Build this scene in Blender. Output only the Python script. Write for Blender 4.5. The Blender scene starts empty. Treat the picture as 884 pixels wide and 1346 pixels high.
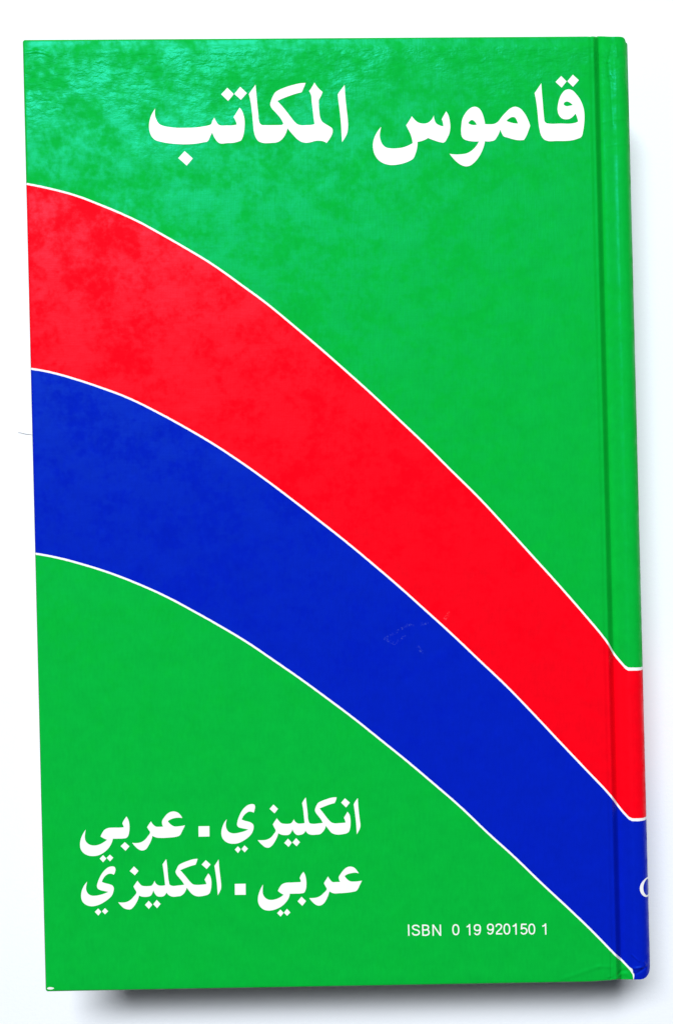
import bpy, bmesh, math, random
from mathutils import Matrix, Vector

# ------------------------------------------------------------------ camera, world, lamps, exposure
MM = 0.001
THICK = 32.0          # book thickness, mm
HGT = 214.0           # board height, mm
HALF_W, HALF_H = 67.0, 107.0
CAM_ROT = [[0.9998414, 0.0120278, -0.0131355], [-0.0120391, 0.9999272, -0.000787], [0.0131251, 0.000945, 0.9999134]]
CAM_POS = [-2.3547, -0.2036, 247.3098]
SKEW = 0.012312

scene = bpy.context.scene
col = scene.collection
cam_data = bpy.data.cameras.new('camera')
cam = bpy.data.objects.new('camera', cam_data)
col.objects.link(cam)
cam_data.sensor_fit = 'VERTICAL'
cam_data.sensor_height = 24.0
cam_data.lens = 12.0 / math.tan(math.radians(25.0))
cam_data.clip_start = 0.01
cam_data.clip_end = 50.0
M = Matrix([list(r) for r in CAM_ROT]).to_4x4()
M.translation = Vector((CAM_POS[0] * MM, CAM_POS[1] * MM, (CAM_POS[2] + THICK) * MM))
cam.matrix_world = M
scene.camera = cam

world = bpy.data.worlds.new('World')
scene.world = world
world.use_nodes = True
bg = world.node_tree.nodes['Background']
bg.inputs['Color'].default_value = (0.80, 0.88, 1.0, 1)
bg.inputs['Strength'].default_value = 0.065


def area_lamp(name, loc, target, size_x, size_y, power, color):
    d = bpy.data.lights.new(name, 'AREA')
    d.shape = 'RECTANGLE'
    d.size, d.size_y = size_x, size_y
    d.energy = power
    d.color = color
    o = bpy.data.objects.new(name, d)
    col.objects.link(o)
    o.location = loc
    o.rotation_euler = (Vector(target) - Vector(loc)).to_track_quat('-Z', 'Y').to_euler()
    return o


area_lamp('window_light', (-0.64, 1.78, 3.10), (0, 0, 0.02), 1.60, 0.60, 192.0, (0.945, 0.97, 1.0))

scene.view_settings.view_transform = 'Standard'
scene.view_settings.look = 'None'
scene.view_settings.exposure = 0.0
scene.view_settings.gamma = 1.0


# ------------------------------------------------------------------ helpers
def to_xyz(u, v, z):
    """book millimetres (u from the fore edge, v down from the head) to scene metres"""
    return ((u - HALF_W + SKEW * (v - HALF_H)) * MM, (HALF_H - v) * MM, z * MM)


def smooth(a, b, t):
    t = max(0.0, min(1.0, (t - a) / (b - a)))
    return t * t * (3 - 2 * t)


def ramp(a, b, t):
    """straight slope with short rounded ends"""
    t = max(0.0, min(1.0, (t - a) / (b - a)))
    return 0.65 * t + 0.35 * t * t * (3 - 2 * t)


def link_mesh(name, verts, faces, mat, parent=None, shade=True):
    me = bpy.data.meshes.new(name)
    me.from_pydata(verts, [], faces)
    me.validate()
    bm = bmesh.new()
    bm.from_mesh(me)
    bmesh.ops.recalc_face_normals(bm, faces=bm.faces)
    bm.to_mesh(me)
    bm.free()
    for p in me.polygons:
        p.use_smooth = shade
    me.materials.append(mat)
    o = bpy.data.objects.new(name, me)
    col.objects.link(o)
    if parent:
        o.parent = parent
    return o


class Nodes:
    """small helper to write shader maths"""

    def __init__(self, nt):
        self.nt = nt

    def new(self, kind, **kw):
        n = self.nt.nodes.new(kind)
        for k, v in kw.items():
            setattr(n, k, v)
        return n

    def put(self, sock, val):
        if hasattr(val, 'is_output'):
            self.nt.links.new(val, sock)
        else:
            sock.default_value = val

    def m(self, op, a, b=0.0, c=None):
        n = self.new('ShaderNodeMath', operation=op)
        self.put(n.inputs[0], a)
        self.put(n.inputs[1], b)
        if c is not None:
            self.put(n.inputs[2], c)
        return n.outputs[0]

    def add(self, *xs):
        r = xs[0]
        for x in xs[1:]:
            r = self.m('ADD', r, x)
        return r

    def sm(self, a, b, t):
        n = self.new('ShaderNodeMapRange', interpolation_type='SMOOTHSTEP')
        self.put(n.inputs['Value'], t)
        self.put(n.inputs['From Min'], a)
        self.put(n.inputs['From Max'], b)
        return n.outputs[0]

    def xyz(self, x, y, z=0.0):
        n = self.new('ShaderNodeCombineXYZ')
        for s, v in zip(n.inputs, (x, y, z)):
            self.put(s, v)
        return n.outputs[0]

    def noise(self, vec, scale=1.0, detail=2.0, rough=0.5, distort=0.0):
        n = self.new('ShaderNodeTexNoise')
        self.put(n.inputs['Vector'], vec)
        n.inputs['Scale'].default_value = scale
        n.inputs['Detail'].default_value = detail
        n.inputs['Roughness'].default_value = rough
        n.inputs['Distortion'].default_value = distort
        return n.outputs[0]

    def mix(self, fac, a, b):
        n = self.new('ShaderNodeMix', data_type='RGBA')
        self.put(n.inputs[0], fac)
        self.put(n.inputs[6], a)
        self.put(n.inputs[7], b)
        return n.outputs[2]

    def segdist(self, u, v, a, b):
        """distance from (u,v) to the segment a-b"""
        dx, dy = b[0] - a[0], b[1] - a[1]
        L2 = dx * dx + dy * dy
        pu = self.m('SUBTRACT', u, a[0])
        pv = self.m('SUBTRACT', v, a[1])
        t = self.m('MULTIPLY', self.add(self.m('MULTIPLY', pu, dx), self.m('MULTIPLY', pv, dy)), 1.0 / L2)
        t = self.m('MINIMUM', self.m('MAXIMUM', t, 0.0), 1.0)
        eu = self.m('SUBTRACT', pu, self.m('MULTIPLY', t, dx))
        ev = self.m('SUBTRACT', pv, self.m('MULTIPLY', t, dy))
        return self.m('SQRT', self.add(self.m('MULTIPLY', eu, eu), self.m('MULTIPLY', ev, ev)))

    def ridge(self, u, v, a, b, width, height):
        q = self.m('DIVIDE', self.segdist(u, v, a, b), width)
        g = self.m('POWER', 2.718, self.m('MULTIPLY', self.m('MULTIPLY', q, q), -1.0))
        return self.m('MULTIPLY', g, height)


def new_mat(name):
    mat = bpy.data.materials.new(name)
    mat.use_nodes = True
    nt = mat.node_tree
    return mat, Nodes(nt), nt.nodes['Principled BSDF']


def book_coords(N):
    tc = N.new('ShaderNodeTexCoord')
    sep = N.new('ShaderNodeSeparateXYZ')
    N.nt.links.new(tc.outputs['Object'], sep.inputs[0])
    x = N.m('MULTIPLY', sep.outputs[0], 1000.0)
    y = N.m('MULTIPLY', sep.outputs[1], 1000.0)
    z = N.m('MULTIPLY', sep.outputs[2], 1000.0)
    v = N.m('SUBTRACT', HALF_H, y)
    u = N.m('SUBTRACT', N.m('ADD', x, HALF_W), N.m('MULTIPLY', y, -SKEW))
    return u, v, z


# creases in the laminate: (from, to, width mm, height mm)
CREASES = [
    ((0.3, 3.3), (3.0, 2.7), 0.45, 0.08), ((3.0, 2.7), (6.3, 3.5), 0.45, 0.08),
    ((116.4, 213.0), (124.6, 210.4), 0.50, 0.07), ((124.6, 210.4), (127.4, 210.5), 0.45, 0.07),
    ((127.4, 207.6), (127.3, 213.0), 0.28, -0.12), ((126.8, 213.2), (131.3, 212.0), 0.40, -0.12),
    ((127.0, 212.9), (131.0, 212.9), 0.45, 0.10),
    ((132.6, 211.3), (134.3, 211.0), 0.30, 0.22), ((132.7, 212.6), (135.2, 211.2), 0.30, -0.16), ((135.0, 209.8), (135.5, 210.6), 0.25, 0.16),
    ((132.4, 208.3), (133.9, 209.6), 0.22, 0.10),
    ((130.6, 19.0), (136.0, 18.6), 0.35, 0.03), ((131.5, 24.6), (135.0, 24.4), 0.3, 0.02),
    ((132.7, 2.0), (132.0, 5.6), 0.3, 0.09), ((132.0, 5.6), (132.1, 8.5), 0.35, 0.10), ((132.3, 9.5), (132.6, 20.0), 0.25, 0.04),
    ((133.7, 1.8), (133.9, 4.5), 0.35, 0.10),
    ((0.0, 2.4), (128.0, 2.2), 0.9, 0.035),
    ((36.0, 44.2), (42.0, 43.6), 0.3, 0.008),
]


def laminate_surface(N, bsdf, u, v, z, creased=True):
    """gloss, waviness and fine grain of the laminated paper"""
    P = N.xyz(u, v, z)
    warp = N.noise(P, 0.055, 2.0, 0.5)
    wave = N.m('MULTIPLY', N.noise(P, 0.10, 2.0, 0.5), 0.16)
    small = N.m('MULTIPLY', N.noise(P, 0.75, 2.0, 0.5), 0.012)
    grain = N.m('MULTIPLY', N.noise(N.xyz(N.m('MULTIPLY', u, 2.4), N.m('MULTIPLY', v, 0.25), z), 1.0, 2.0), 0.018)
    cross = N.m('MULTIPLY', N.noise(N.xyz(N.m('MULTIPLY', u, 0.30), N.m('MULTIPLY', v, 2.2), z), 1.0, 2.0), 0.006)
    near_head = N.m('SUBTRACT', 1.0, N.sm(4.0, 27.0, N.add(v, N.m('MULTIPLY', N.m('SUBTRACT', warp, 0.5), 34.0), N.m('MULTIPLY', u, 0.05))))
    off_rim = N.sm(1.2, 3.4, v)
    scuff = N.noise(N.xyz(N.m('MULTIPLY', u, 0.34), N.m('MULTIPLY', v, 0.55), z), 1.0, 3.0, 0.55, 0.15)
    scuff = N.m('MULTIPLY', N.m('MULTIPLY', scuff, 0.30), N.m('MULTIPLY', near_head, off_rim))
    h = N.add(wave, small, grain, cross, scuff)
    if creased:
        for a, b, w, k in CREASES:
            h = N.m('ADD', h, N.ridge(u, v, a, b, w, k))
    bump = N.new('ShaderNodeBump')
    bump.inputs['Strength'].default_value = 1.0
    bump.inputs['Distance'].default_value = 1.0
    N.put(bump.inputs['Height'], N.m('MULTIPLY', h, MM))
    N.nt.links.new(bump.outputs[0], bsdf.inputs['Normal'])
    # cloudy laminate: patches where the film sits tight are glossier than those where it has let go
    cloud = N.noise(P, 0.15, 5.0, 0.60, 0.2)
    big = N.noise(P, 0.035, 2.0, 0.5)
    cloud = N.m('ADD', N.m('MULTIPLY', cloud, 0.72), N.m('MULTIPLY', big, 0.28))
    fleck = N.noise(P, 0.62, 4.0, 0.62)
    cloud = N.m('ADD', N.m('MULTIPLY', cloud, 0.70), N.m('MULTIPLY', fleck, 0.30))
    loose = N.sm(0.40, 0.60, cloud)
    N.put(bsdf.inputs['Roughness'], N.m('ADD', 0.34, N.m('MULTIPLY', loose, 0.14)))
    bsdf.inputs['IOR'].default_value = 1.45
    # the film is crazed and dull where the hinge flexes
    flex = N.m('MULTIPLY', N.sm(128.1, 128.9, u), N.m('SUBTRACT', 1.0, N.sm(130.4, 131.6, u)))
    gloss_level = N.m('SUBTRACT', 0.41, N.m('MULTIPLY', loose, 0.35))
    N.put(bsdf.inputs['Specular IOR Level'], N.m('MULTIPLY', gloss_level, N.m('SUBTRACT', 1.0, N.m('MULTIPLY', flex, 0.96))))
    return h


GREEN = (0.002, 0.40, 0.034, 1)
RED = (0.86, 0.0008, 0.008, 1)
BLUE = (0.0010, 0.0115, 0.43, 1)
WHITE = (0.86, 0.86, 0.85, 1)

TITLE_SHAPES = [
    "116.42,10.74* 116.49,12.63 116.62,14.73 116.74,16.83 116.87,18.59 116.98,19.37 117.32,19.74 117.84,19.85 120.53,19.87 123.16,19.87 123.87,19.74 124.54,19.45* 124.37,18.64 124.00,17.67* 123.55,18.14 122.84,18.72 121.87,18.94 120.91,18.70 120.22,17.91 119.95,16.86 120.07,15.63 120.45,14.23 121.04,13.10 121.76,12.37 122.56,12.15 123.34,12.36 124.20,13.18 125.05,14.35 125.63,15.67 125.95,17.08 126.01,18.30 125.88,20.05 125.61,21.63 125.19,22.90 124.13,23.40 122.89,23.71 121.83,23.80 119.55,23.80 117.54,23.77 116.84,23.49 116.16,22.64 115.81,21.38 115.61,19.98 115.48,18.22 115.35,16.47 115.16,14.72 114.85,12.97* 115.64,11.84",
    "121.34,15.50* 121.61,15.08 122.14,14.91 122.75,15.13 123.40,15.73* 122.73,15.86 122.03,15.96 121.59,15.78",
    "120.95,9.13* 122.16,10.36* 120.99,11.75* 119.65,10.48*",
    "123.61,8.86* 124.94,10.10* 123.57,11.59* 122.31,10.33*",
    "101.39,15.93 102.31,16.40 102.98,17.57 103.31,18.74 103.49,19.86* 104.44,19.92 105.62,19.81 106.44,19.35 107.17,18.42 108.25,17.26 109.32,16.34 110.38,15.99 111.43,16.35 112.45,17.46 113.23,18.98 113.67,20.33* 113.29,21.38 112.67,22.78 112.19,23.52* 110.90,23.56 109.74,23.34 108.58,22.98 107.60,22.62 107.31,22.15 106.94,21.10* 106.49,22.15 106.01,22.96 105.57,23.49 104.82,23.74 103.37,23.73* 103.11,24.80 102.54,26.20 101.69,27.59 100.73,28.63 99.90,29.21 98.96,29.39 97.92,29.08 96.77,28.25 95.86,27.24 95.32,26.52* 96.57,26.67 97.98,26.63 99.15,26.45 100.33,25.83 101.29,24.91 102.01,23.77* 100.61,23.76 99.45,23.56 98.53,23.14 98.15,22.55 98.05,21.73 98.14,20.10 98.40,18.71 99.01,17.54 99.86,16.55 100.69,16.04",
    "99.71,19.65* 100.03,19.18 100.55,18.91 101.08,19.19 101.59,19.99* 100.70,20.05",
    "108.34,19.20* 109.03,18.60 109.74,18.32 110.32,18.47 110.66,19.03 110.90,19.80* 109.82,19.68 109.01,19.46",
    "94.79,16.93* 95.24,17.75 95.55,19.15 95.63,20.55 95.37,21.95 94.87,22.99 94.27,23.85 93.96,24.01* 93.22,23.87 92.06,23.51 90.56,22.91* 89.85,23.30 89.03,23.60 88.16,23.76* 88.06,24.92 87.68,26.32 87.07,27.55 86.12,28.12 84.71,28.62 83.30,28.89 81.90,28.93 80.51,28.59 79.25,27.77 78.47,26.60 78.11,25.08 78.19,23.68 78.57,22.52 79.30,21.24 80.06,20.32* 79.83,21.25 79.69,22.30 79.83,23.23 80.27,24.28 80.95,24.91 82.11,25.18 83.63,25.17 85.03,24.95 86.09,24.56 87.06,24.05* 86.90,23.05 86.62,22.00 86.18,21.06 85.69,20.01* 86.34,19.08 87.02,17.97* 87.63,18.74 88.32,19.33 89.36,19.64 90.53,19.51 91.36,18.89 91.97,17.84* 92.13,18.89 92.39,19.52 93.20,20.07 94.05,20.31* 94.02,19.61 93.74,18.72* 94.18,17.93",
    "72.06,10.81* 72.13,13.14 72.30,15.47 72.49,17.49 72.60,19.04 72.61,19.98 72.53,20.91 72.30,21.84 71.81,22.76 71.17,23.69* 71.11,21.83 71.04,19.65 70.90,17.48 70.70,15.46 70.55,14.06 70.47,12.90* 71.23,11.89",
    "65.29,10.22* 65.82,11.08 66.42,11.78 67.06,12.36* 66.69,13.26 66.17,14.16* 66.14,15.43 66.22,16.83 66.42,18.22 66.79,19.00 67.47,19.55 68.39,20.10 69.04,20.65 69.14,21.19 69.05,21.66 68.48,22.82 67.68,23.85* 66.99,23.50 66.14,23.34 65.05,23.41 64.11,23.67 63.02,23.78 62.02,23.55 61.18,23.01 60.35,22.15 59.62,21.30 58.96,20.44* 58.66,21.50 58.10,22.46 57.34,23.24 56.58,23.62 55.41,23.74 53.28,23.70 52.44,23.37 51.82,22.52 51.48,21.45 51.31,19.74 51.19,17.82 51.02,15.90 50.81,14.19 50.48,12.70* 51.12,11.85 52.04,10.62* 52.17,12.50 52.32,14.84 52.48,16.98 52.61,18.68 52.79,19.28 53.27,19.69 54.01,19.74 55.93,19.75 57.21,19.74 57.85,19.68 58.07,19.43* 57.77,18.72 57.05,17.65 56.22,16.69 55.49,15.83 55.25,15.19 55.42,14.33 55.88,13.27 56.54,12.27 57.19,11.89 58.69,11.26 60.41,10.74 62.13,10.37 63.30,10.31* 62.85,11.40 62.35,12.40* 61.22,12.67 59.71,13.15 58.21,13.71 56.85,14.34* 57.74,15.31 58.78,16.60 59.81,17.99 60.64,19.06 61.26,19.60 62.00,19.82 63.18,19.81 64.46,19.75 65.10,19.59* 64.92,18.14 64.76,16.21 64.58,14.51 64.41,12.84 64.04,12.15* 64.66,11.31",
    "48.34,15.77* 48.81,16.39 49.17,17.36 49.40,18.53 49.36,20.08 49.17,21.43 48.86,22.49 48.49,23.13 47.87,23.40 46.89,23.64 45.54,23.71 43.51,23.65 43.04,23.22 42.48,22.35 42.08,21.34* 41.71,21.96 41.30,22.82 41.06,23.21 39.93,23.53 38.77,23.73 37.86,23.83 35.94,23.92 34.03,23.82 32.34,23.66 30.64,23.33 29.17,22.83 28.44,22.04 28.05,20.97 27.93,19.80 28.11,18.52 28.45,17.46 28.89,16.61 29.44,15.83* 29.32,16.72 29.40,17.68 29.70,18.53 30.21,19.28 31.05,19.71 32.64,20.04 34.54,20.21 36.25,20.22 38.16,20.17 39.87,19.97 41.15,19.72 41.83,19.47 42.17,18.73 42.62,17.94* 43.08,18.95 43.60,19.59 43.93,19.71 45.05,19.75 46.60,19.73 47.61,19.56* 47.49,19.00 46.94,17.93* 47.64,16.87",
    "45.70,11.27* 47.12,12.70* 45.81,14.24* 44.30,12.73*",
    "48.59,11.06* 50.07,12.52* 48.68,14.00* 47.24,12.66*",
    "35.78,25.46* 37.57,27.11* 36.17,28.70* 34.32,27.00*",
]
UPPER_LANGUAGE_SHAPES = [
    "71.11,171.51* 71.16,173.06 71.30,174.92 71.46,176.63 71.55,177.56 71.46,178.18 71.21,178.77 70.69,179.60* 70.65,178.32 70.56,176.62 70.38,174.75 70.16,172.89* 70.51,172.27",
    "68.21,171.49* 69.31,172.49* 68.42,173.56* 67.35,172.46*",
    "68.71,174.54* 69.13,175.12 69.33,176.13 69.34,177.22 69.20,178.30 68.87,179.07 68.48,179.34 67.78,179.52 65.61,179.50 65.07,179.24 64.47,178.54 63.79,177.59* 63.46,178.44 62.98,179.05 62.43,179.46 61.58,179.57 60.37,179.56 59.77,179.34 59.21,178.58* 58.99,179.01 58.46,179.44 57.93,179.57 57.23,179.56 56.72,179.15 56.27,178.22* 55.94,178.96 55.49,179.44 54.62,179.57 53.92,179.49 53.41,179.31 53.06,179.09* 52.78,179.96 52.23,181.00 51.51,181.94 50.89,182.32 50.20,182.27 49.34,181.65 48.41,180.59* 49.37,180.64 50.41,180.53 51.30,180.11 52.01,179.34 52.50,178.51 52.22,177.86 51.89,177.15* 52.25,176.55 52.85,175.78* 53.30,176.39 53.81,176.87 54.51,177.02 55.38,177.04 55.99,176.91 56.29,176.61 56.62,176.01* 56.96,176.62 57.47,176.98 58.17,177.03 59.04,176.92* 58.93,175.70 58.80,173.95 58.57,172.47* 58.90,171.86 59.44,171.17* 59.58,172.74 59.76,174.66 59.92,176.41 60.17,176.97 60.78,177.12 62.26,177.04 63.11,176.96* 62.82,176.34 62.22,175.48 61.62,174.65 61.43,174.15 61.65,173.30 62.21,172.42 62.84,172.08 64.09,171.63 65.34,171.29 66.35,171.25* 66.18,171.90 65.85,172.54* 64.84,172.80 63.75,173.18 62.46,173.70* 63.09,174.48 63.84,175.50 64.52,176.37 65.13,176.92 65.67,177.08 66.91,177.07 68.23,176.97* 68.16,176.58 67.87,175.88* 68.27,175.26",
    "52.14,172.63* 53.14,173.65* 52.33,174.63* 51.24,173.62*",
    "55.21,180.38* 56.06,181.30* 55.29,182.23* 54.35,181.33*",
    "57.04,180.29* 57.89,181.21* 57.10,182.12* 56.18,181.23*",
    "47.38,172.48 47.85,172.62 48.00,173.10 47.89,173.71 47.67,174.41* 47.20,174.21 46.59,174.16 45.98,174.49 45.42,175.02 44.93,175.90* 45.53,176.18 46.34,176.39 47.07,176.70 47.51,177.16 47.55,177.84 47.30,178.71 46.80,179.45 45.97,180.18 45.01,180.78 43.92,181.23 42.83,181.32 41.89,181.17 41.02,180.67 40.43,179.82 40.29,178.87 40.48,177.79 40.84,176.85 41.61,175.78* 41.42,176.45 41.35,177.26 41.49,177.94 41.88,178.56 42.62,178.94 43.57,178.98 44.52,178.80 45.47,178.55 46.36,178.18* 45.62,178.01 44.81,177.83 44.14,177.58 43.88,177.17 43.97,176.36 44.33,175.28 44.90,174.14 45.60,173.27 46.43,172.67",
    "43.93,181.91* 44.56,182.60* 43.93,183.43* 43.21,182.65*",
    "45.42,181.73* 46.19,182.49* 45.42,183.29* 44.74,182.53*",
    "35.21,177.27* 37.65,177.28* 37.62,179.60* 35.18,179.61*",
    "29.80,173.86 30.72,174.18 31.29,174.77 31.62,175.35* 30.70,175.27 29.53,175.44 28.36,176.00* 28.92,176.70 29.72,177.20 30.88,177.20 32.21,176.99* 31.67,178.02 30.83,179.33 30.13,179.55 28.50,179.71 26.65,179.75 25.73,179.65 24.86,179.26* 24.55,180.23 23.95,181.38 23.23,182.30 22.41,182.52 21.61,182.20 20.82,181.45 20.26,180.74* 21.30,180.83 22.23,180.66 23.17,180.09 23.76,179.41 24.32,178.37 24.03,177.90 23.70,177.32* 24.06,176.74 24.61,176.01* 25.10,176.76 25.67,177.19 26.48,177.25 27.29,177.21* 27.07,176.56 27.09,175.98 27.57,175.17 28.29,174.37 28.99,173.97",
    "19.16,174.84* 19.53,175.54 19.73,176.41 19.76,177.46 19.63,178.50 19.35,179.28 18.96,179.64 18.47,179.73 17.26,179.77 15.99,179.76* 15.76,180.52 15.31,181.39 14.60,182.25 13.71,182.93 12.66,183.43 11.44,183.59 10.23,183.39 9.29,182.82 8.74,181.98 8.61,180.93 8.79,179.80 9.31,178.60 9.99,177.62* 9.79,178.52 9.72,179.38 9.88,180.17 10.38,180.79 11.15,181.15 12.02,181.21 13.06,180.97 13.94,180.50 14.68,179.99* 14.05,179.71 13.25,179.23* 13.65,178.40 14.18,177.72 14.89,177.38 16.10,177.28 17.32,177.30 18.50,177.23* 18.37,176.83 18.17,176.39* 18.57,175.61",
    "18.63,180.57* 19.65,181.53* 18.75,182.52* 17.67,181.46*",
    "13.70,183.41* 14.43,184.19* 13.66,185.01* 12.93,184.18*",
    "15.23,183.33* 15.97,184.04* 15.23,184.83* 14.48,184.05*",
]
LOWER_LANGUAGE_SHAPES = [
    "69.22,186.90 69.91,187.14 70.42,187.67 70.93,188.46* 70.15,188.27 69.18,188.38 68.39,188.59 67.72,188.98* 68.19,189.64 68.96,190.19 69.84,190.27 71.58,190.09* 71.13,190.99 70.18,192.41 69.43,192.59 68.03,192.76 66.46,192.84 65.06,192.81 64.63,192.63 64.24,192.36* 63.92,193.32 63.46,194.27 62.83,195.13 62.21,195.50 61.60,195.54 60.91,195.22 60.22,194.56 59.67,193.82* 60.50,193.82 61.38,193.71 62.17,193.37 62.88,192.78 63.64,191.74 63.36,191.21 63.03,190.51* 63.48,189.82 63.99,189.04* 64.44,189.75 64.95,190.28 65.82,190.31 66.69,190.29* 66.45,189.70 66.41,189.17 66.73,188.65 67.37,187.79 68.17,187.11 68.70,186.91",
    "58.51,187.92* 58.84,188.55 59.05,189.60 59.09,190.76 58.90,191.92 58.53,192.57 57.76,192.74 56.60,192.77 55.32,192.77* 55.19,193.37 54.70,194.29 53.99,195.10 53.04,195.78 51.87,196.27 50.70,196.48 49.54,196.30 48.63,195.59 48.19,194.65 48.15,193.60 48.48,192.33 49.38,190.60* 49.26,191.76 49.28,192.69 49.61,193.40 50.41,193.99 51.22,194.10 52.27,193.91 53.21,193.50 53.92,192.96* 53.35,192.64 52.66,192.10* 53.03,191.36 53.63,190.63 54.33,190.34 55.96,190.25 57.82,190.19* 57.83,189.81 57.61,189.34* 57.98,188.54",
    "57.93,193.49* 58.93,194.48* 58.06,195.54* 57.02,194.50*",
    "53.14,196.29* 53.82,197.07* 53.13,197.87* 52.36,197.09*",
    "54.61,196.15* 55.33,196.98* 54.60,197.73* 53.87,197.00*",
    "43.03,190.36* 45.46,190.35* 45.43,192.84* 42.99,192.82*",
    "39.55,184.78* 39.62,186.41 39.78,188.27 39.93,189.82 39.98,190.75 39.89,191.45 39.66,191.98 39.17,192.83* 39.11,191.82 39.03,190.27 38.85,188.41 38.56,186.24* 38.99,185.63",
    "36.66,184.91* 37.72,185.91* 36.81,186.91* 35.71,185.88*",
    "37.16,187.92* 37.58,188.54 37.79,189.48 37.79,190.56 37.61,191.64 37.28,192.41 36.89,192.68 36.27,192.86 33.95,192.83 33.34,192.42 32.74,191.71 32.26,191.01* 31.89,191.86 31.33,192.54 30.70,192.89 30.32,192.93 28.75,192.93 28.24,192.67 27.68,192.00* 27.46,192.43 27.02,192.83 26.32,192.95 25.63,192.84 25.12,192.31 24.76,191.43* 24.52,192.12 24.07,192.73 23.54,192.89 22.67,192.93 21.98,192.81 21.52,192.60* 21.27,193.46 20.82,194.32 20.10,195.27 19.57,195.66 18.87,195.68 18.10,195.41 17.42,194.79 16.83,194.05* 17.78,194.13 18.65,194.03 19.53,193.61 20.24,192.92 20.96,191.80 20.63,191.19 20.33,190.58* 20.75,189.97 21.25,189.29* 21.70,189.90 22.21,190.40 22.90,190.53 23.77,190.53 24.47,190.38 24.74,190.04 25.07,189.35* 25.35,189.96 25.95,190.41 26.55,190.49 27.42,190.40* 27.32,189.04 27.15,187.29 26.96,185.72* 27.29,185.21 27.83,184.55* 27.97,185.91 28.09,187.83 28.28,189.58 28.47,190.31 28.90,190.53 30.30,190.50 31.69,190.35* 31.32,189.68 30.65,188.82 29.97,187.91 29.83,187.49 30.08,186.80 30.64,185.88 31.35,185.50 32.59,185.03 33.84,184.66 34.84,184.58* 34.59,185.32 34.35,185.89* 33.34,186.15 32.25,186.52 30.89,187.07* 31.60,187.90 32.35,188.85 33.10,189.79 33.78,190.34 34.47,190.43 35.55,190.41 36.68,190.31* 36.57,189.92 36.28,189.30* 36.68,188.61",
    "20.55,186.06* 21.55,187.08* 20.71,188.06* 19.58,187.08*",
    "23.66,193.82* 24.45,194.73* 23.65,195.66* 22.80,194.74*",
    "25.47,193.67* 26.31,194.59* 25.49,195.52* 24.66,194.60*",
    "15.64,185.98 16.18,186.11 16.40,186.58 16.31,187.20 15.98,187.84* 15.45,187.62 14.83,187.64 14.21,187.98 13.65,188.62 13.28,189.42* 14.01,189.71 14.93,189.96 15.69,190.33 15.91,190.75 15.82,191.60 15.49,192.44 14.85,193.13 13.91,193.81 12.82,194.41 11.88,194.73 10.80,194.85 9.81,194.59 9.05,194.04 8.65,193.26 8.58,192.25 8.81,191.17 9.30,190.18 10.01,189.31* 9.81,190.11 9.71,190.88 9.84,191.50 10.25,192.12 10.86,192.44 11.78,192.49 12.71,192.35 13.64,192.10 14.66,191.67* 13.81,191.49 12.89,191.24 12.36,190.92 12.17,190.45 12.31,189.68 12.73,188.61 13.29,187.61 14.08,186.70 14.87,186.14",
    "12.33,195.37* 12.99,196.13* 12.32,196.95* 11.54,196.12*",
    "13.84,195.31* 14.54,196.03* 13.81,196.70* 13.15,196.01*",
]
STRIPE_EDGE_1 = [(0.20, 32.50), (5.08, 33.55), (10.83, 35.13), (16.56, 37.35), (24.69, 41.03), (28.71, 43.27), (35.58, 47.32), (41.29, 50.90), (48.24, 56.00), (53.40, 59.93), (59.10, 64.79), (64.79, 69.78), (70.89, 75.33), (76.88, 80.91), (82.58, 86.45), (88.27, 92.05), (93.53, 97.50), (100.35, 104.51), (106.05, 110.90), (111.72, 117.36), (117.64, 124.14), (123.33, 130.92), (127.65, 136.30), (130.57, 140.56), (132.72, 143.37), (135.84, 143.43)]
STRIPE_EDGE_2 = [(0.29, 74.07), (4.09, 74.76), (9.84, 76.40), (15.57, 78.38), (22.02, 80.94), (28.88, 84.46), (34.61, 87.72), (40.31, 91.20), (46.43, 95.36), (52.43, 99.78), (58.15, 104.24), (63.84, 108.81), (69.96, 113.82), (75.95, 118.99), (81.66, 124.07), (87.35, 129.38), (93.47, 135.15), (99.46, 141.07), (105.17, 146.70), (110.86, 152.79), (117.21, 159.81), (123.24, 166.41), (127.48, 171.05), (129.60, 173.71), (131.21, 175.87), (132.65, 177.50), (134.39, 177.55)]
STRIPE_EDGE_3 = [(0.36, 115.59), (4.79, 116.45), (10.54, 118.04), (16.27, 119.93), (22.72, 122.52), (29.59, 125.76), (35.31, 128.95), (41.03, 132.29), (47.16, 136.12), (53.16, 140.35), (58.88, 144.47), (64.58, 148.80), (70.70, 153.58), (76.70, 158.57), (82.42, 163.37), (88.12, 168.38), (94.24, 173.90), (100.23, 179.84), (105.95, 185.22), (111.64, 190.95), (118.77, 197.88), (123.15, 202.27), (127.94, 207.39), (131.98, 211.64)]
ISBN_CHARS = [("I", 81.59, 202.67, 82.08, 202.68, 2.517), ("S", 82.49, 202.69, 84.41, 202.72, 2.517), ("B", 84.79, 202.73, 86.63, 202.76, 2.517), ("N", 87.10, 202.77, 89.21, 202.80, 2.517), ("0", 91.57, 202.74, 93.32, 202.77, 2.518), ("1", 94.84, 202.79, 95.82, 202.81, 2.518), ("9", 96.42, 202.82, 98.19, 202.85, 2.519), ("9", 99.41, 202.72, 101.10, 202.75, 2.498), ("2", 101.36, 202.75, 102.98, 202.78, 2.498), ("0", 103.13, 202.78, 104.80, 202.81, 2.498), ("1", 105.23, 202.82, 106.30, 202.84, 2.498), ("5", 106.94, 202.85, 108.65, 202.88, 2.499), ("0", 108.74, 202.88, 110.43, 202.91, 2.499), ("1", 111.91, 202.93, 113.00, 202.95, 2.499)]
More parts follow.
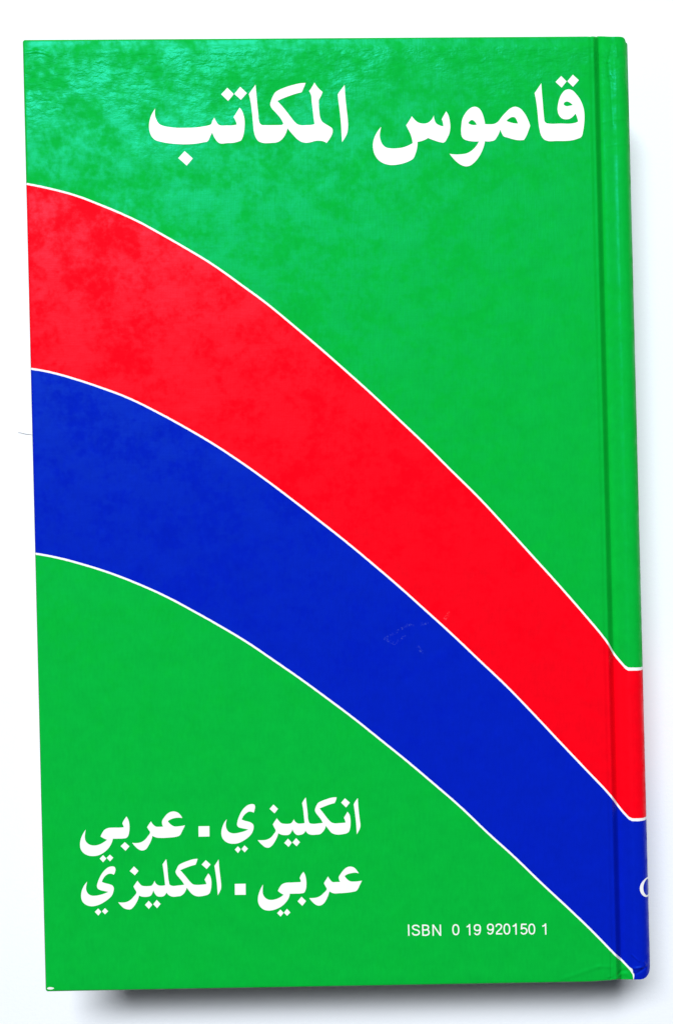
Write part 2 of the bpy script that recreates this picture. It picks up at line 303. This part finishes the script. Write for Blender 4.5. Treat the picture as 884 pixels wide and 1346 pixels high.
HAIR = [(-79.04, 21.19), (-78.56, 21.11), (-78.09, 20.99), (-77.51, 20.83), (-76.94, 20.73), (-76.36, 20.68), (-75.78, 20.58), (-75.40, 20.46)]
# painted sheen: non-physical colour put into the highlights over each solid ink
PAINTED_SHEEN = {GREEN: (0.03, 0.78, 0.86, 1), RED: (1.0, 0.20, 0.34, 1), BLUE: (0.06, 0.42, 1.0, 1)}
LINE_HALF = 0.226      # half width of the white keylines, mm


def stripe_function(N, u, pts, jump=False):
    """stripe edge v = f(u) from the measured points; returns f and the vertical half width of its keyline"""
    U, V = 150.0, 220.0
    pts = sorted(pts)
    a, b = pts[0], pts[2]
    first = (0.0, a[1] - (a[0]) * (b[1] - a[1]) / (b[0] - a[0]) * 0.8) if a[0] > 0.02 else (0.0, a[1])
    P = [first] + [p for p in pts if p[0] > 0.4]
    kinks = 2
    if jump:
        P += [(132.5, 212.2), (132.7, 214.5), (132.95, 218.0), (150.0, 218.0)]
        kinks = 6
    else:
        P += [(150.0, P[-1][1])]
        kinks = 3

    def curve_node(points, ymax, nk):
        n = N.new('ShaderNodeFloatCurve')
        cm = n.mapping
        c = cm.curves[0]
        while len(c.points) > 2:
            c.points.remove(c.points[1])
        c.points[0].location = (points[0][0] / U, points[0][1] / ymax)
        c.points[1].location = (points[-1][0] / U, points[-1][1] / ymax)
        for p in points[1:-1]:
            c.points.new(p[0] / U, p[1] / ymax)
        for i, p in enumerate(c.points):
            p.handle_type = 'VECTOR' if i >= len(c.points) - nk else 'AUTO'
        cm.update()
        N.put(n.inputs['Value'], N.m('DIVIDE', u, U))
        return N.m('MULTIPLY', n.outputs[0], ymax)

    f = curve_node(P, V, kinks)

    def fx(t):
        for (x0, y0), (x1, y1) in zip(P, P[1:]):
            if x0 <= t <= x1:
                return y0 + (y1 - y0) * (t - x0) / (x1 - x0)
        return P[-1][1]
    W = []
    ts = [i * 2.5 for i in range(52)] + ([130.6, 131.6, 132.2, 132.6, 133.0, 133.4, 150.0] if jump else [130.0, 131.2, 131.6, 132.4, 150.0])
    for t in ts:
        e = 1.5 if t < 129 else 0.3
        s = (fx(min(150, t + e)) - fx(max(0, t - e))) / (min(150, t + e) - max(0, t - e))
        W.append((t, LINE_HALF * min(4.0, math.sqrt(1 + s * s))))
    w = curve_node(W, 5.0, 6)
    return f, w


def printed_cover_material():
    mat, N, bsdf = new_mat('printed laminated cover')
    u, v, z = book_coords(N)
    # the ink edge is never razor straight
    wob = N.m('MULTIPLY', N.m('SUBTRACT', N.noise(N.xyz(u, v, 0.0), 1.3, 1.0), 0.5), 0.10)
    vv = N.m('ADD', v, wob)
    c = GREEN
    gloss = PAINTED_SHEEN[GREEN]  # carries the painted sheen colour along with the ink
    lines = None
    for pts, paint, jump in ((STRIPE_EDGE_1, RED, False), (STRIPE_EDGE_2, BLUE, False), (STRIPE_EDGE_3, GREEN, True)):
        f, w = stripe_function(N, u, pts, jump)
        below = N.m('GREATER_THAN', vv, f)
        c = N.mix(below, c, paint)
        gloss = N.mix(below, gloss, PAINTED_SHEEN[paint])
        near = N.m('LESS_THAN', N.m('ABSOLUTE', N.m('SUBTRACT', vv, f)), w)
        lines = near if lines is None else N.m('MAXIMUM', lines, near)
    # slight ink density differences
    dens = N.add(N.m('MULTIPLY', N.noise(N.xyz(u, v, 0.0), 0.22, 5.0, 0.65), 0.6),
                 N.m('MULTIPLY', N.noise(N.xyz(N.m('MULTIPLY', u, 1.6), N.m('MULTIPLY', v, 0.5), 0.0), 1.0, 3.0), 0.4))
    hsv = N.new('ShaderNodeHueSaturation')
    N.put(hsv.inputs['Value'], N.m('ADD', 0.80, N.m('MULTIPLY', dens, 0.38)))
    N.put(hsv.inputs['Color'], c)
    c = N.mix(lines, hsv.outputs[0], WHITE)
    # board showing where the corners are rubbed through
    for cu, cv, ru, rv in WEAR:
        a = N.m('DIVIDE', N.m('SUBTRACT', u, cu), ru)
        b = N.m('DIVIDE', N.m('SUBTRACT', v, cv), rv)
        d = N.add(N.m('MULTIPLY', a, a), N.m('MULTIPLY', b, b), N.m('MULTIPLY', N.m('SUBTRACT', N.noise(N.xyz(u, v, z), 3.0, 2.0), 0.5), 1.0))
        c = N.mix(N.m('LESS_THAN', d, 1.0), c, (0.82, 0.84, 0.82, 1))
    # painted shading: dark outline like a sharpening halo, put into the board edge colour
    painted_edge_line = N.m('MULTIPLY', N.m('SUBTRACT', 1.0, N.sm(THICK - 0.34, THICK - 0.03, z)), N.m('LESS_THAN', u, 126.8))
    painted_edge_line = N.m('MULTIPLY', painted_edge_line, N.m('ADD', 0.50, N.m('MULTIPLY', N.noise(N.xyz(u, v, z), 0.8, 3.0), 0.5)))
    c = N.mix(painted_edge_line, c, (0.02, 0.035, 0.03, 1))
    # pale rub marks of an old sticker on the blue and red stripes
    rub = None
    for a, b, w in RUBS:
        g = N.m('SUBTRACT', 1.0, N.sm(w * 0.4, w, N.segdist(u, v, a, b)))
        rub = g if rub is None else N.m('MAXIMUM', rub, g)
    fleck = N.sm(0.48, 0.70, N.noise(N.xyz(u, v, 0.0), 1.8, 3.0, 0.7))
    rub = N.m('MULTIPLY', N.m('MULTIPLY', rub, fleck), 0.11)
    c = N.mix(rub, c, (0.35, 0.55, 0.75, 1))
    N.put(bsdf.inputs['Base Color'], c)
    N.put(bsdf.inputs['Specular Tint'], gloss)  # painted tint recolours the lamp's highlight
    laminate_surface(N, bsdf, u, v, z)
    return mat


WEAR = [(1.2, 213.12, 0.75, 0.27), (132.6, 212.9, 0.13, 0.6)]
RUBS = [((78.1, 135.7), (80.2, 136.8), 0.45), ((78.1, 135.7), (79.7, 134.8), 0.4), ((79.7, 134.8), (83.4, 132.6), 0.4),
        ((80.2, 136.8), (82.6, 135.2), 0.4), ((83.4, 132.6), (84.6, 132.8), 0.4), ((86.4, 132.6), (87.6, 132.2), 0.5),
        ((85.4, 137.6), (86.4, 138.8), 0.5), ((91.8, 131.3), (92.6, 130.2), 0.5)]


def white_ink_material():
    mat, N, bsdf = new_mat('white lettering under laminate')
    u, v, z = book_coords(N)
    bsdf.inputs['Base Color'].default_value = WHITE
    laminate_surface(N, bsdf, u, v, z, creased=False)
    return mat


def page_material():
    mat, N, bsdf = new_mat('cream page edges')
    u, v, z = book_coords(N)
    n = N.noise(N.xyz(N.m('MULTIPLY', u, 0.05), N.m('MULTIPLY', v, 0.05), N.m('MULTIPLY', z, 9.0)), 1.0, 3.0)
    N.put(bsdf.inputs['Base Color'], N.mix(n, (0.52, 0.45, 0.33, 1), (0.80, 0.74, 0.62, 1)))
    bsdf.inputs['Roughness'].default_value = 0.9
    bump = N.new('ShaderNodeBump')
    bump.inputs['Distance'].default_value = 1.0
    N.put(bump.inputs['Height'], N.m('MULTIPLY', n, 0.00015))
    N.nt.links.new(bump.outputs[0], bsdf.inputs['Normal'])
    return mat


def paper_material():
    mat, N, bsdf = new_mat('white paper')
    tc = N.new('ShaderNodeTexCoord')
    big = N.noise(tc.outputs['Object'], 9.0, 2.0)
    fine = N.noise(tc.outputs['Object'], 1400.0, 3.0, 0.6)
    N.put(bsdf.inputs['Base Color'], N.mix(big, (0.785, 0.818, 0.865, 1), (0.82, 0.845, 0.88, 1)))
    bsdf.inputs['Roughness'].default_value = 0.75
    bsdf.inputs['Specular IOR Level'].default_value = 0.25
    bump = N.new('ShaderNodeBump')
    bump.inputs['Distance'].default_value = 1.0
    N.put(bump.inputs['Height'], N.add(N.m('MULTIPLY', fine, 0.00004), N.m('MULTIPLY', big, 0.0010)))
    N.nt.links.new(bump.outputs[0], bsdf.inputs['Normal'])
    return mat


COVER = printed_cover_material()
INK = white_ink_material()
PAGES = page_material()
PAPER = paper_material()

# ------------------------------------------------------------------ the surface it lies on
S = 1.6
table = link_mesh('tabletop', [(-S, -S, -1e-4), (S, -S, -1e-4), (S, S, -1e-4), (-S, S, -1e-4)], [(0, 1, 2, 3)], PAPER)
table['kind'] = 'structure'

# ------------------------------------------------------------------ the book
book = bpy.data.objects.new('book', None)
col.objects.link(book)
book.empty_display_size = 0.05
book['label'] = 'green hardback dictionary lying face down with red and blue curved stripes and white Arabic title'
book['category'] = 'book'


def board_profile():
    """(u, z below the top face, normal u, normal z) across the board, the hinge groove and up to the spine"""
    r, t = 0.6, 2.6
    P = [(0.0, -t), (0.0, -1.6), (0.0, -r)]
    for i in range(1, 7):
        a = math.pi / 2 * i / 6
        P.append((r - r * math.cos(a), -r + r * math.sin(a)))
    u = 1.2
    while u < 126.4:
        P.append((u, 0.0))
        u += 1.25
    u = 126.6
    while u < 130.35:
        z = -0.12 * smooth(127.2, 128.0, u) - 1.75 * ramp(128.45, 130.15, u)
        P.append((u, z))
        u += 0.12
    P.append((130.4, -1.87))
    return P


SPINE_TOP = -0.55
SPINE_U0, SPINE_R = 134.1, 2.95


def spine_profile():
    P = []
    u = 129.9          # starts under the edge of the hinge so that no gap shows
    while u < SPINE_U0:
        P.append((u, -1.9 + (1.9 + SPINE_TOP) * smooth(130.25, 133.6, u)))
        u += 0.12
    c = SPINE_TOP - SPINE_R
    for i in range(0, 15):
        a = math.radians(82) * i / 14
        P.append((SPINE_U0 + SPINE_R * math.sin(a), c + SPINE_R * math.cos(a)))
    u1, z1 = P[-1]
    zm = -THICK / 2
    for i in range(1, 11):
        t = i / 10
        P.append((u1 + 0.9 * math.sin(t * math.pi / 2), z1 + (zm - z1) * t))
    low = [(uu, -THICK - zz) for uu, zz in reversed(P[:-1])]
    return P + low


def sheet(name, prof, ends, depth, rim, mat, parent, flip=False, vstep=2.0, underside=None):
    """extrude a cross-section along the height of the book, with rolled head and tail edges"""
    n = len(prof)
    nor = []
    for i in range(n):
        a, b = prof[max(0, i - 1)], prof[min(n - 1, i + 1)]
        tu, tz = b[0] - a[0], b[1] - a[1]
        L = math.hypot(tu, tz) or 1
        nor.append((-tz / L, tu / L))
    verts, rows = [], []
    K = 6

    def row(kind, t):
        base = len(verts)
        for i, (u, z) in enumerate(prof):
            v0, v1 = ends(u, z)
            nu, nz = nor[i]
            if kind == 'mid':
                v, d = v0 + rim + (v1 - v0 - 2 * rim) * t, 0.0
            else:
                a = max(t, 0.0) * math.pi / 2
                off, d = rim * (1 - math.cos(a)), rim * (1 - math.sin(a))
                if t < 0:
                    d = depth
                v = v0 + off if kind == 'head' else v1 - off
            uu, zz = u - nu * d, z - nz * d
            x, y, q = to_xyz(uu, v, (THICK + zz) if not flip else -zz)
            verts.append((x, y, q))
        rows.append(base)

    # head edge from deep to top, then the field, then tail
    row('head', -1.0)
    for k in range(K + 1):
        row('head', k / K)
    nm = int(HGT / vstep)
    for k in range(1, nm):
        row('mid', k / nm)
    for k in range(K, -1, -1):
        row('tail', k / K)
    row('tail', -1.0)
    faces = []
    for r0, r1 in zip(rows, rows[1:]):
        for i in range(n - 1):
            faces.append((r0 + i, r0 + i + 1, r1 + i + 1, r1 + i))
    if underside:
        b = len(verts)
        for (u, v) in underside:
            x, y, q = to_xyz(u, v, (THICK - 2.59) if not flip else 2.59)
            verts.append((x, y, q))
        faces.append((b, b + 1, b + 2, b + 3))
    return link_mesh(name, verts, faces, mat, parent)


def board_ends(u, z):
    # the tail of the hinge is knocked upwards a little
    # and the turn-in keeps the head and tail edge nearly straight across the groove
    return 0.36 * z if u > 128 else 0.0, HGT - 0.45 * smooth(121.0, 132.0, u) - (0.36 * z if u > 128 else 0.0)


def spine_ends(u, z):
    dip = 0.36 * (z if u < 133.5 else SPINE_TOP)
    top, bot = dip + 0.2 * smooth(130.4, 133.0, u), HGT - 0.45 - dip
    q = max(0.0, u - 134.0) / 2.9
    q = min(1.0, q)
    bot -= 2.6 * (1 - math.sqrt(max(0.0, 1 - q * q)))
    q2 = min(1.0, max(0.0, u - 135.3) / 0.9)
    top += 0.9 * (1 - math.sqrt(max(0.0, 1 - q2 * q2)))
    return top, bot


under = [(0.1, 0.1), (129.0, 0.1), (129.0, HGT - 0.5), (0.1, HGT - 0.5)]
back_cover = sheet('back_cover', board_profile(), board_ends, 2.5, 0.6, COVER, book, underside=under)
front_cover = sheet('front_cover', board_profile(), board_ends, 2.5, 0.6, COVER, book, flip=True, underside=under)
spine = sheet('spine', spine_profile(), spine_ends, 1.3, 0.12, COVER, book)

# page block: straight head and tail, slightly hollow fore edge
vs, fs = [], []
nz = 9
ring = []
for k in range(nz):
    z = 2.62 + (THICK - 5.24) * k / (nz - 1)
    hollow = 1.2 * math.sin(math.pi * k / (nz - 1))
    ring.append([to_xyz(3.6 + hollow, 3.4, z), to_xyz(131.0 + 2.6 * math.sin(math.pi * k / (nz - 1)), 3.4, z),
                 to_xyz(131.0 + 2.6 * math.sin(math.pi * k / (nz - 1)), HGT - 3.4, z), to_xyz(3.6 + hollow, HGT - 3.4, z)])
for r in ring:
    vs += r
for k in range(nz - 1):
    for i in range(4):
        j = (i + 1) % 4
        fs.append((4 * k + i, 4 * k + j, 4 * k + 4 + j, 4 * k + 4 + i))
fs.append((3, 2, 1, 0))
t0 = 4 * (nz - 1)
fs.append((t0, t0 + 1, t0 + 2, t0 + 3))
link_mesh('page_block', vs, fs, PAGES, book, shade=False)


# ------------------------------------------------------------------ lettering
def smooth_outline(text):
    """'u,v' points of a traced letter outline; a star marks a sharp corner, the rest is rounded"""
    pts = []
    for tok in text.split():
        c = tok.endswith('*')
        a, b = tok.rstrip('*').split(',')
        pts.append((float(a), float(b), c))
    n = len(pts)
    out = []
    for i in range(n):
        p1, p2 = pts[i], pts[(i + 1) % n]
        p0, p3 = pts[(i - 1) % n], pts[(i + 2) % n]
        out.append((p1[0], p1[1]))
        if p1[2] and p2[2]:
            continue
        chord = math.hypot(p2[0] - p1[0], p2[1] - p1[1])

        def tangent(a, b, c):
            la = math.hypot(b[0] - a[0], b[1] - a[1]) or 1e-6
            lc = math.hypot(c[0] - b[0], c[1] - b[1]) or 1e-6
            tx = (b[0] - a[0]) / la * lc + (c[0] - b[0]) / lc * la
            ty = (b[1] - a[1]) / la * lc + (c[1] - b[1]) / lc * la
            L = math.hypot(tx, ty) or 1e-6
            return tx / L, ty / L
        d = ((p2[0] - p1[0]) / chord, (p2[1] - p1[1]) / chord)
        t1 = d if p1[2] else tangent(p0, p1, p2)
        t2 = d if p2[2] else tangent(p1, p2, p3)
        if p1[2] and not p2[2]:
            k = d[0] * t2[0] + d[1] * t2[1]
            t1 = (2 * k * d[0] - t2[0], 2 * k * d[1] - t2[1])
        if p2[2] and not p1[2]:
            k = d[0] * t1[0] + d[1] * t1[1]
            t2 = (2 * k * d[0] - t1[0], 2 * k * d[1] - t1[1])
        steps = 6
        for s in range(1, steps):
            t = s / steps
            h00, h10 = 2 * t ** 3 - 3 * t * t + 1, t ** 3 - 2 * t * t + t
            h01, h11 = -2 * t ** 3 + 3 * t * t, t ** 3 - t * t
            out.append((h00 * p1[0] + h10 * chord * t1[0] + h01 * p2[0] + h11 * chord * t2[0],
                        h00 * p1[1] + h10 * chord * t1[1] + h01 * p2[1] + h11 * chord * t2[1]))
    return out


def fill_curve(cu):
    """mesh of a filled flat curve"""
    o = bpy.data.objects.new('outline', cu)
    col.objects.link(o)
    dg = bpy.context.evaluated_depsgraph_get()
    dg.update()
    me = bpy.data.meshes.new_from_object(o.evaluated_get(dg))
    bpy.data.objects.remove(o)
    return me


LIFT = 0.05       # ink film above the board, mm


def print_mesh(name, me, parent, label=None):
    for vtx in me.vertices:
        u, v = vtx.co.x, -vtx.co.y
        vtx.co = to_xyz(u, v, THICK + LIFT)
    bm = bmesh.new()
    bm.from_mesh(me)
    bmesh.ops.remove_doubles(bm, verts=bm.verts, dist=1e-8)
    for f in bm.faces:
        if f.normal.z < 0:
            f.normal_flip()
    bm.to_mesh(me)
    bm.free()
    me.name = name
    me.materials.clear()
    me.materials.append(INK)
    o = bpy.data.objects.new(name, me)
    col.objects.link(o)
    o.parent = parent
    if label:
        o['label'] = label
    return o


def lettering(name, shapes, parent, label):
    cu = bpy.data.curves.new(name, 'CURVE')
    cu.dimensions = '2D'
    cu.fill_mode = 'FRONT'
    for s in shapes:
        pts = smooth_outline(s)
        sp = cu.splines.new('POLY')
        sp.points.add(len(pts) - 1)
        for q, (u, v) in zip(sp.points, pts):
            q.co = (u, -v, 0, 1)
        sp.use_cyclic_u = True
    return print_mesh(name, fill_curve(cu), parent, label)


lettering('title_lettering', TITLE_SHAPES, back_cover, 'large white Arabic title across the top of the green cover')
lettering('subtitle_lettering', UPPER_LANGUAGE_SHAPES, back_cover, 'upper line of smaller white Arabic lettering near the bottom')
lettering('subtitle_lettering', LOWER_LANGUAGE_SHAPES, back_cover, 'lower line of smaller white Arabic lettering near the bottom')

# small sans-serif number line, drawn as even strokes
STROKES = {
    'I': ["0.5,0.0 0.5,1.0"],
    'S': ["0.88,0.74 0.80,0.86 0.65,0.92 0.48,0.93 0.28,0.90 0.14,0.80 0.15,0.68 0.32,0.58 0.53,0.53 0.74,0.47 0.87,0.38 0.89,0.26 0.78,0.13 0.60,0.075 0.43,0.07 0.24,0.10 0.13,0.19 0.10,0.28"],
    'B': ["0.12,0.0 0.12,1.0", "0.2,0.93* 0.56,0.93 0.75,0.88 0.82,0.75 0.75,0.61 0.58,0.54 0.2,0.54*", "0.55,0.535* 0.78,0.48 0.88,0.31 0.82,0.15 0.63,0.07 0.2,0.07*"],
    'N': ["0.11,0.0 0.11,1.0", "0.89,0.0 0.89,1.0", "0.13,0.98 0.87,0.02"],
    '0': ["@0.5,0.5,0.37,0.435"],
    '1': ["0.74,0.0 0.74,1.0", "0.72,0.93 0.48,0.82 0.06,0.775"],
    '2': ["0.13,0.69 0.17,0.83 0.34,0.92 0.52,0.935 0.72,0.89 0.86,0.78 0.83,0.64 0.68,0.50 0.42,0.34 0.22,0.20 0.14,0.07", "0.08,0.07 0.95,0.07"],
    '5': ["0.88,0.93 0.24,0.93", "0.24,0.97 0.17,0.46", "0.17,0.49 0.34,0.575 0.52,0.59 0.74,0.54 0.87,0.42 0.88,0.30 0.79,0.16 0.60,0.08 0.44,0.065 0.26,0.10 0.13,0.22"],
    '9': ["@0.5,0.675,0.37,0.255", "0.87,0.69 0.86,0.45 0.77,0.22 0.62,0.10 0.45,0.065 0.27,0.10 0.14,0.22"],
}
vs, fs = [], []
layer = 0
STROKE = 0.29        # stroke width, mm
for ch, u0, v0, u1, v1, hgt in ISBN_CHARS:
    for st in STROKES[ch]:
        layer += 1
        closed = st.startswith('@')
        if closed:
            cx, cy, rx, ry = map(float, st[1:].split(','))
            pts = []
            for i in range(40):
                a = 2 * math.pi * i / 40
                ca, sa = math.cos(a), math.sin(a)
                pts.append((cx + rx * math.copysign(abs(ca) ** 0.85, ca), cy + ry * math.copysign(abs(sa) ** 0.85, sa)))
        else:
            toks = st.split()
            if len(toks) > 2:
                toks[0] = toks[0].rstrip('*') + '*'
                toks[-1] = toks[-1].rstrip('*') + '*'
                pts = smooth_outline(' '.join(toks))
            else:
                pts = [tuple(map(float, t.split(','))) for t in toks]
        pts = [(u0 + (u1 - u0) * a, v0 + (v1 - v0) * a - hgt * b) for a, b in pts]
        n = len(pts)
        base = len(vs)
        for i in range(n):
            a = pts[i - 1] if (i > 0 or closed) else pts[0]
            b = pts[(i + 1) % n] if (i < n - 1 or closed) else pts[-1]
            L = math.hypot(b[0] - a[0], b[1] - a[1]) or 1e-6
            nx, ny = -(b[1] - a[1]) / L * STROKE / 2, (b[0] - a[0]) / L * STROKE / 2
            zz = THICK + LIFT + 0.002 * (layer % 4)
            vs.append(to_xyz(pts[i][0] + nx, pts[i][1] + ny, zz))
            vs.append(to_xyz(pts[i][0] - nx, pts[i][1] - ny, zz))
        for i in range(n if closed else n - 1):
            k = (i + 1) % n
            fs.append((base + 2 * i, base + 2 * i + 1, base + 2 * k + 1, base + 2 * k))
isbn = link_mesh('isbn_lettering', vs, fs, INK, back_cover, shade=False)
for f in isbn.data.polygons:
    if f.normal.z < 0:
        f.flip()
isbn['label'] = 'small thin white number line at the bottom right of the cover'

# first letter of the spine text, wrapping over the rounded shoulder of the spine
prof = spine_profile()
arc = [0.0]
for a, b in zip(prof, prof[1:]):
    arc.append(arc[-1] + math.hypot(b[0] - a[0], b[1] - a[1]))


def on_spine(s):
    for i in range(len(arc) - 1):
        if arc[i] <= s <= arc[i + 1]:
            t = (s - arc[i]) / (arc[i + 1] - arc[i])
            a, b = prof[i], prof[i + 1]
            tu, tz = b[0] - a[0], b[1] - a[1]
            L = math.hypot(tu, tz)
            return (a[0] + tu * t - tz / L * 0.05, a[1] + tz * t + tu / L * 0.05)
    return prof[-1]


s_left = next(arc[i] for i in range(len(prof)) if prof[i][0] >= 134.35)
sc, vc = s_left + 2.3, 193.15
vs, fs = [], []
seg, rad = 64, 6
for i in range(seg):
    a = 2 * math.pi * i / seg
    for k in range(rad):
        t = k / (rad - 1)
        ra, rb = 2.3 + (1.42 - 2.3) * t, 2.2 + (1.82 - 2.2) * t
        u, z = on_spine(sc - ra * math.cos(a))
        vs.append(to_xyz(u, vc + rb * math.sin(a), THICK + z))
for i in range(seg):
    j = (i + 1) % seg
    for k in range(rad - 1):
        fs.append((i * rad + k, j * rad + k, j * rad + k + 1, i * rad + k + 1))
link_mesh('spine_lettering', vs, fs, INK, spine)

# ------------------------------------------------------------------ a hair on the paper beside the book
mat, N, bsdf = new_mat('grey hair')
bsdf.inputs['Roughness'].default_value = 0.5
tc = N.new('ShaderNodeTexCoord')
N.put(bsdf.inputs['Base Color'], N.mix(N.noise(tc.outputs['Object'], 900.0), (0.22, 0.22, 0.23, 1), (0.38, 0.37, 0.36, 1)))
vs, fs = [], []
path = HAIR
ns = 12
for i, (x, y) in enumerate(path):
    t = i / (len(path) - 1)
    r = 0.055 * (0.35 + 0.65 * math.sin(math.pi * (0.12 + 0.8 * t)))
    a, b = path[max(0, i - 1)], path[min(len(path) - 1, i + 1)]
    L = math.hypot(b[0] - a[0], b[1] - a[1])
    nx, ny = -(b[1] - a[1]) / L, (b[0] - a[0]) / L
    for k in range(ns):
        w = 2 * math.pi * k / ns
        vs.append(((x + nx * r * math.cos(w)) * MM, (y + ny * r * math.cos(w)) * MM, (0.07 + r * math.sin(w)) * MM))
for i in range(len(path) - 1):
    for k in range(ns):
        j = (k + 1) % ns
        fs.append((i * ns + k, i * ns + j, (i + 1) * ns + j, (i + 1) * ns + k))
hair = link_mesh('hair_strand', vs, fs, mat)
hair['label'] = 'short thin grey hair lying on white paper beside the left edge of the book'
hair['category'] = 'hair'
